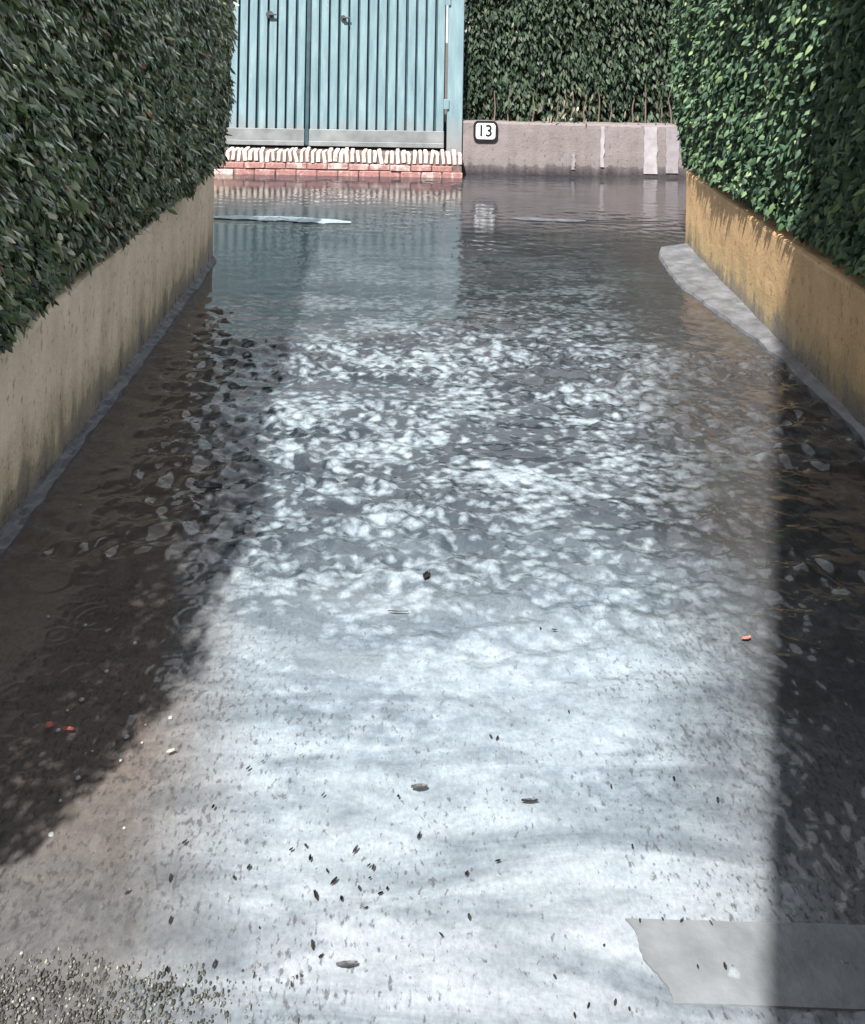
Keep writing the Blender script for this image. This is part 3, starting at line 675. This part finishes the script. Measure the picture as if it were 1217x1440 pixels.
# small debris
def curl(name, L_, W_, seed):
    r_ = random.Random(seed); b = bmesh.new(); nx, ny = 6, 4; g = []
    for i in range(nx+1):
        t = i/nx; hw = W_*.5*(math.sin(math.pi*(.08+.84*t))**.7)*r_.uniform(.8, 1.15)
        g.append([b.verts.new(((t-.5)*L_, (j/ny*2-1)*hw, .002+.25*W_*abs(j/ny*2-1)**2+r_.uniform(0, .001)+.1*L_*(t-.5)**2)) for j in range(ny+1)])
    for i in range(nx):
        for j in range(ny): b.faces.new((g[i][j], g[i+1][j], g[i+1][j+1], g[i][j+1]))
    bmesh.ops.solidify(b, geom=b.faces[:], thickness=.0012)
    return bm_mesh(name, b)
dm = [curl('debris', .020, .008, 1), curl('debris', .015, .008, 2), curl('debris', .026, .009, 3)]
for m_ in dm: m_.materials.append(M['debris'])
spots = [(302,1362),(350,1225),(440,1335),(436,1212),(410,1200),(700,1216),(656,1234),(660,1295),(519,1222),(452,1350),(520,1240),(470,1245),(505,1255),(430,1195),(515,1282),(535,1262),(370,1075),(430,972),(560,1125),(850,1335),(982,1365),(1020,1365),(890,1195),(240,1300),(235,1370),(690,1040),(700,1043),(800,1005),(948,1100),(620,1320),(865,1415),(885,1425),(828,1420),(808,1434),(545,1255),(480,1270),(415,1050),(350,1085),(900,1300),(932,1298),(960,1300),(1000,1303),(780,890),(760,888),(455,1122),(590,1180),(780,1380),(1010,1130),(860,1110),(330,1240),(410,1390),(260,1190),(300,1140),(240,1240),(180,1260),(365,1310),(500,1200),(525,1225),(460,1230),(445,1265)]
for i, (a, b_) in enumerate(spots):
    o = link('leaf_fragment', dm[i % 3]); p = px(a, b_); o.location = (p[0], p[1], .006); o.rotation_euler = (random.uniform(-.3, .3), random.uniform(-.3, .3), random.gauss(1.3, .4))
    k = random.uniform(.3, .75); o.scale = (k, k, k)
    if 400 < a < 570 and 1180 < b_ < 1300: w_ = 'tiny dark leaf fragment in the dense cluster left of the bottom centre'
    elif a > 880 and 1180 < b_ < 1320: w_ = 'tiny dark leaf fragment lying along the far edge of the grey repair slab'
    elif a > 770 and b_ > 1325: w_ = 'tiny dark leaf fragment at the very bottom, on or just left of the grey slab'
    elif a < 370 and b_ > 1100: w_ = 'tiny dark leaf fragment among the grit on the near left of the driveway'
    elif b_ < 1150: w_ = 'tiny dark leaf fragment in the bright smooth shallows beyond the foreground cluster'
    else: w_ = 'tiny dark leaf fragment scattered singly on the pale near middle of the driveway'
    tag(o, w_, 'debris', w_.replace('tiny dark leaf fragment', 'tiny fragments'))
for (a, b_, l_, w_, rz, mt, nm, lb, ct) in ((745,1133,.034,.009,.05,'debris','dead_leaf','long dark leaf lying flat on the pale middle of the driveway','leaf'),
        (590,1114,.034,.013,.1,'kerb','dead_leaf','faint grey leaf under the film of water left of the long dark leaf','leaf'),
        (488,1365,.036,.010,.1,'kerb','dead_leaf','grey leaf lying flat near the bottom centre of the driveway','leaf'),
        (95,1032,.026,.013,-.1,'red_bit','red_leaf','bright red leaf floating in the dark water at lower left','leaf'),
        (70,1028,.018,.022,.4,'red_bit','red_leaf','smaller dull red scrap just left of the bright red floating leaf','leaf'),
        (1050,903,.028,.010,.3,'red_bit','red_leaf','small red leaf in the rippled water by the right side shade','leaf'),
        (292,690,.10,.045,-.2,'kerb','floating_leaf','grey flat leaf floating on dark water left of the ripples','leaf'),
        (240,1063,.018,.009,.6,'pale_bit','floating_leaf','pale curled leaf beside dark debris at the edge of the dark water','leaf'),
        (600,815,.036,.02,1.2,'debris','floating_leaf','dark clump of wet leaves in the ripples at mid driveway','leaf'),
        (560,865,.055,.006,.0,'debris','floating_twig','short dark twig floating in the bright smooth water','twig')):
    me = curl(nm, l_, w_, len(lb)); me.materials.append(M[mt]); o = link(nm, me); p = px(a, b_); o.location = (p[0], p[1], .007); o.rotation_euler = (0, 0, rz); tag(o, lb, ct)
# pale strips laid on the lane water, standing for sky-reflecting ripple streaks
def sky_streak(x0, x1, y, wd, m_, lb):
    n = 60; b = bmesh.new(); T = []; B = []
    for i in range(n+1):
        t = i/n; x = x0+(x1-x0)*t; e = min(1, 4*t+.25, 4*(1-t)+.25)
        nz_ = float(fbm(np.float64(x*9), np.float64(y), 5)); n2 = float(fbm(np.float64(x*13), np.float64(y+4), 9))
        yc = y-.10*t+.02*math.sin(5*x)
        T.append(b.verts.new((x, yc+wd*.5*e*(.4+nz_), .004))); B.append(b.verts.new((x, yc-wd*.5*e*(.4+n2), .004)))
    for i in range(n): b.faces.new((B[i], B[i+1], T[i+1], T[i]))
    e_ = bmesh.ops.extrude_face_region(b, geom=b.faces[:])
    for v in e_['geom']:
        if isinstance(v, bmesh.types.BMVert): v.co.z += .004
    bmesh.ops.recalc_face_normals(b, faces=b.faces)
    tag(link('streak_strip', bm_mesh('streak_strip', b), m_), lb, 'ripple streak strip')
M['sky_streak'] = simple('pale_sky_streak', (.20, .255, .285), .35, .25, 14, bmp=.4); M['sky_streak2'] = simple('grey_sky_streak', (.085, .09, .11), .4, .35, 14, bmp=.4)
sky_streak(-1.42, -.33, 7.72, .17, M['sky_streak'], 'long pale strip standing for a sky-reflecting ripple streak in front of the blue gate')
sky_streak(.92, 1.50, 7.88, .10, M['sky_streak2'], 'short dim grey strip standing for a sky-reflecting ripple streak in front of the grey wall')
# bubbles thrown up by the rain
def bubble_mesh():
    b = bmesh.new(); bmesh.ops.create_uvsphere(b, u_segments=16, v_segments=10, radius=1)
    bmesh.ops.delete(b, geom=[v for v in b.verts if v.co.z < -.05], context='VERTS'); return bm_mesh('rain_bubble', b)
M['bubble'], t_, bs_, N_, L_ = mat('foam_bubble'); bs_.inputs['Base Color'].default_value = (.22, .23, .24, 1); bs_.inputs['Roughness'].default_value = .1
bm_ = bubble_mesh(); bm_.materials.append(M['bubble'])
for (a, b_) in ((85,1127),(113,711),(150,945),(82,1030-2),(68,868),(120,880),(175,1165),(200,1045),(178,1037),(110,1095),(130,1057),(205,1020),(95,1000),(72,1175),(170,1070),(190,905),(115,985),(240,1010)):
    o = link('rain_bubble', bm_, smooth=True); p = px(a, b_); o.location = (p[0], p[1], .001); k = random.uniform(.003, .0065); o.scale = (k, k, k*.7)
    tag(o, 'small round rain bubble floating on the dark water at lower left', 'bubble', 'rain bubbles on the dark water at lower left')
print('tris', sum(len(m.polygons)*2 for m in bpy.data.meshes))
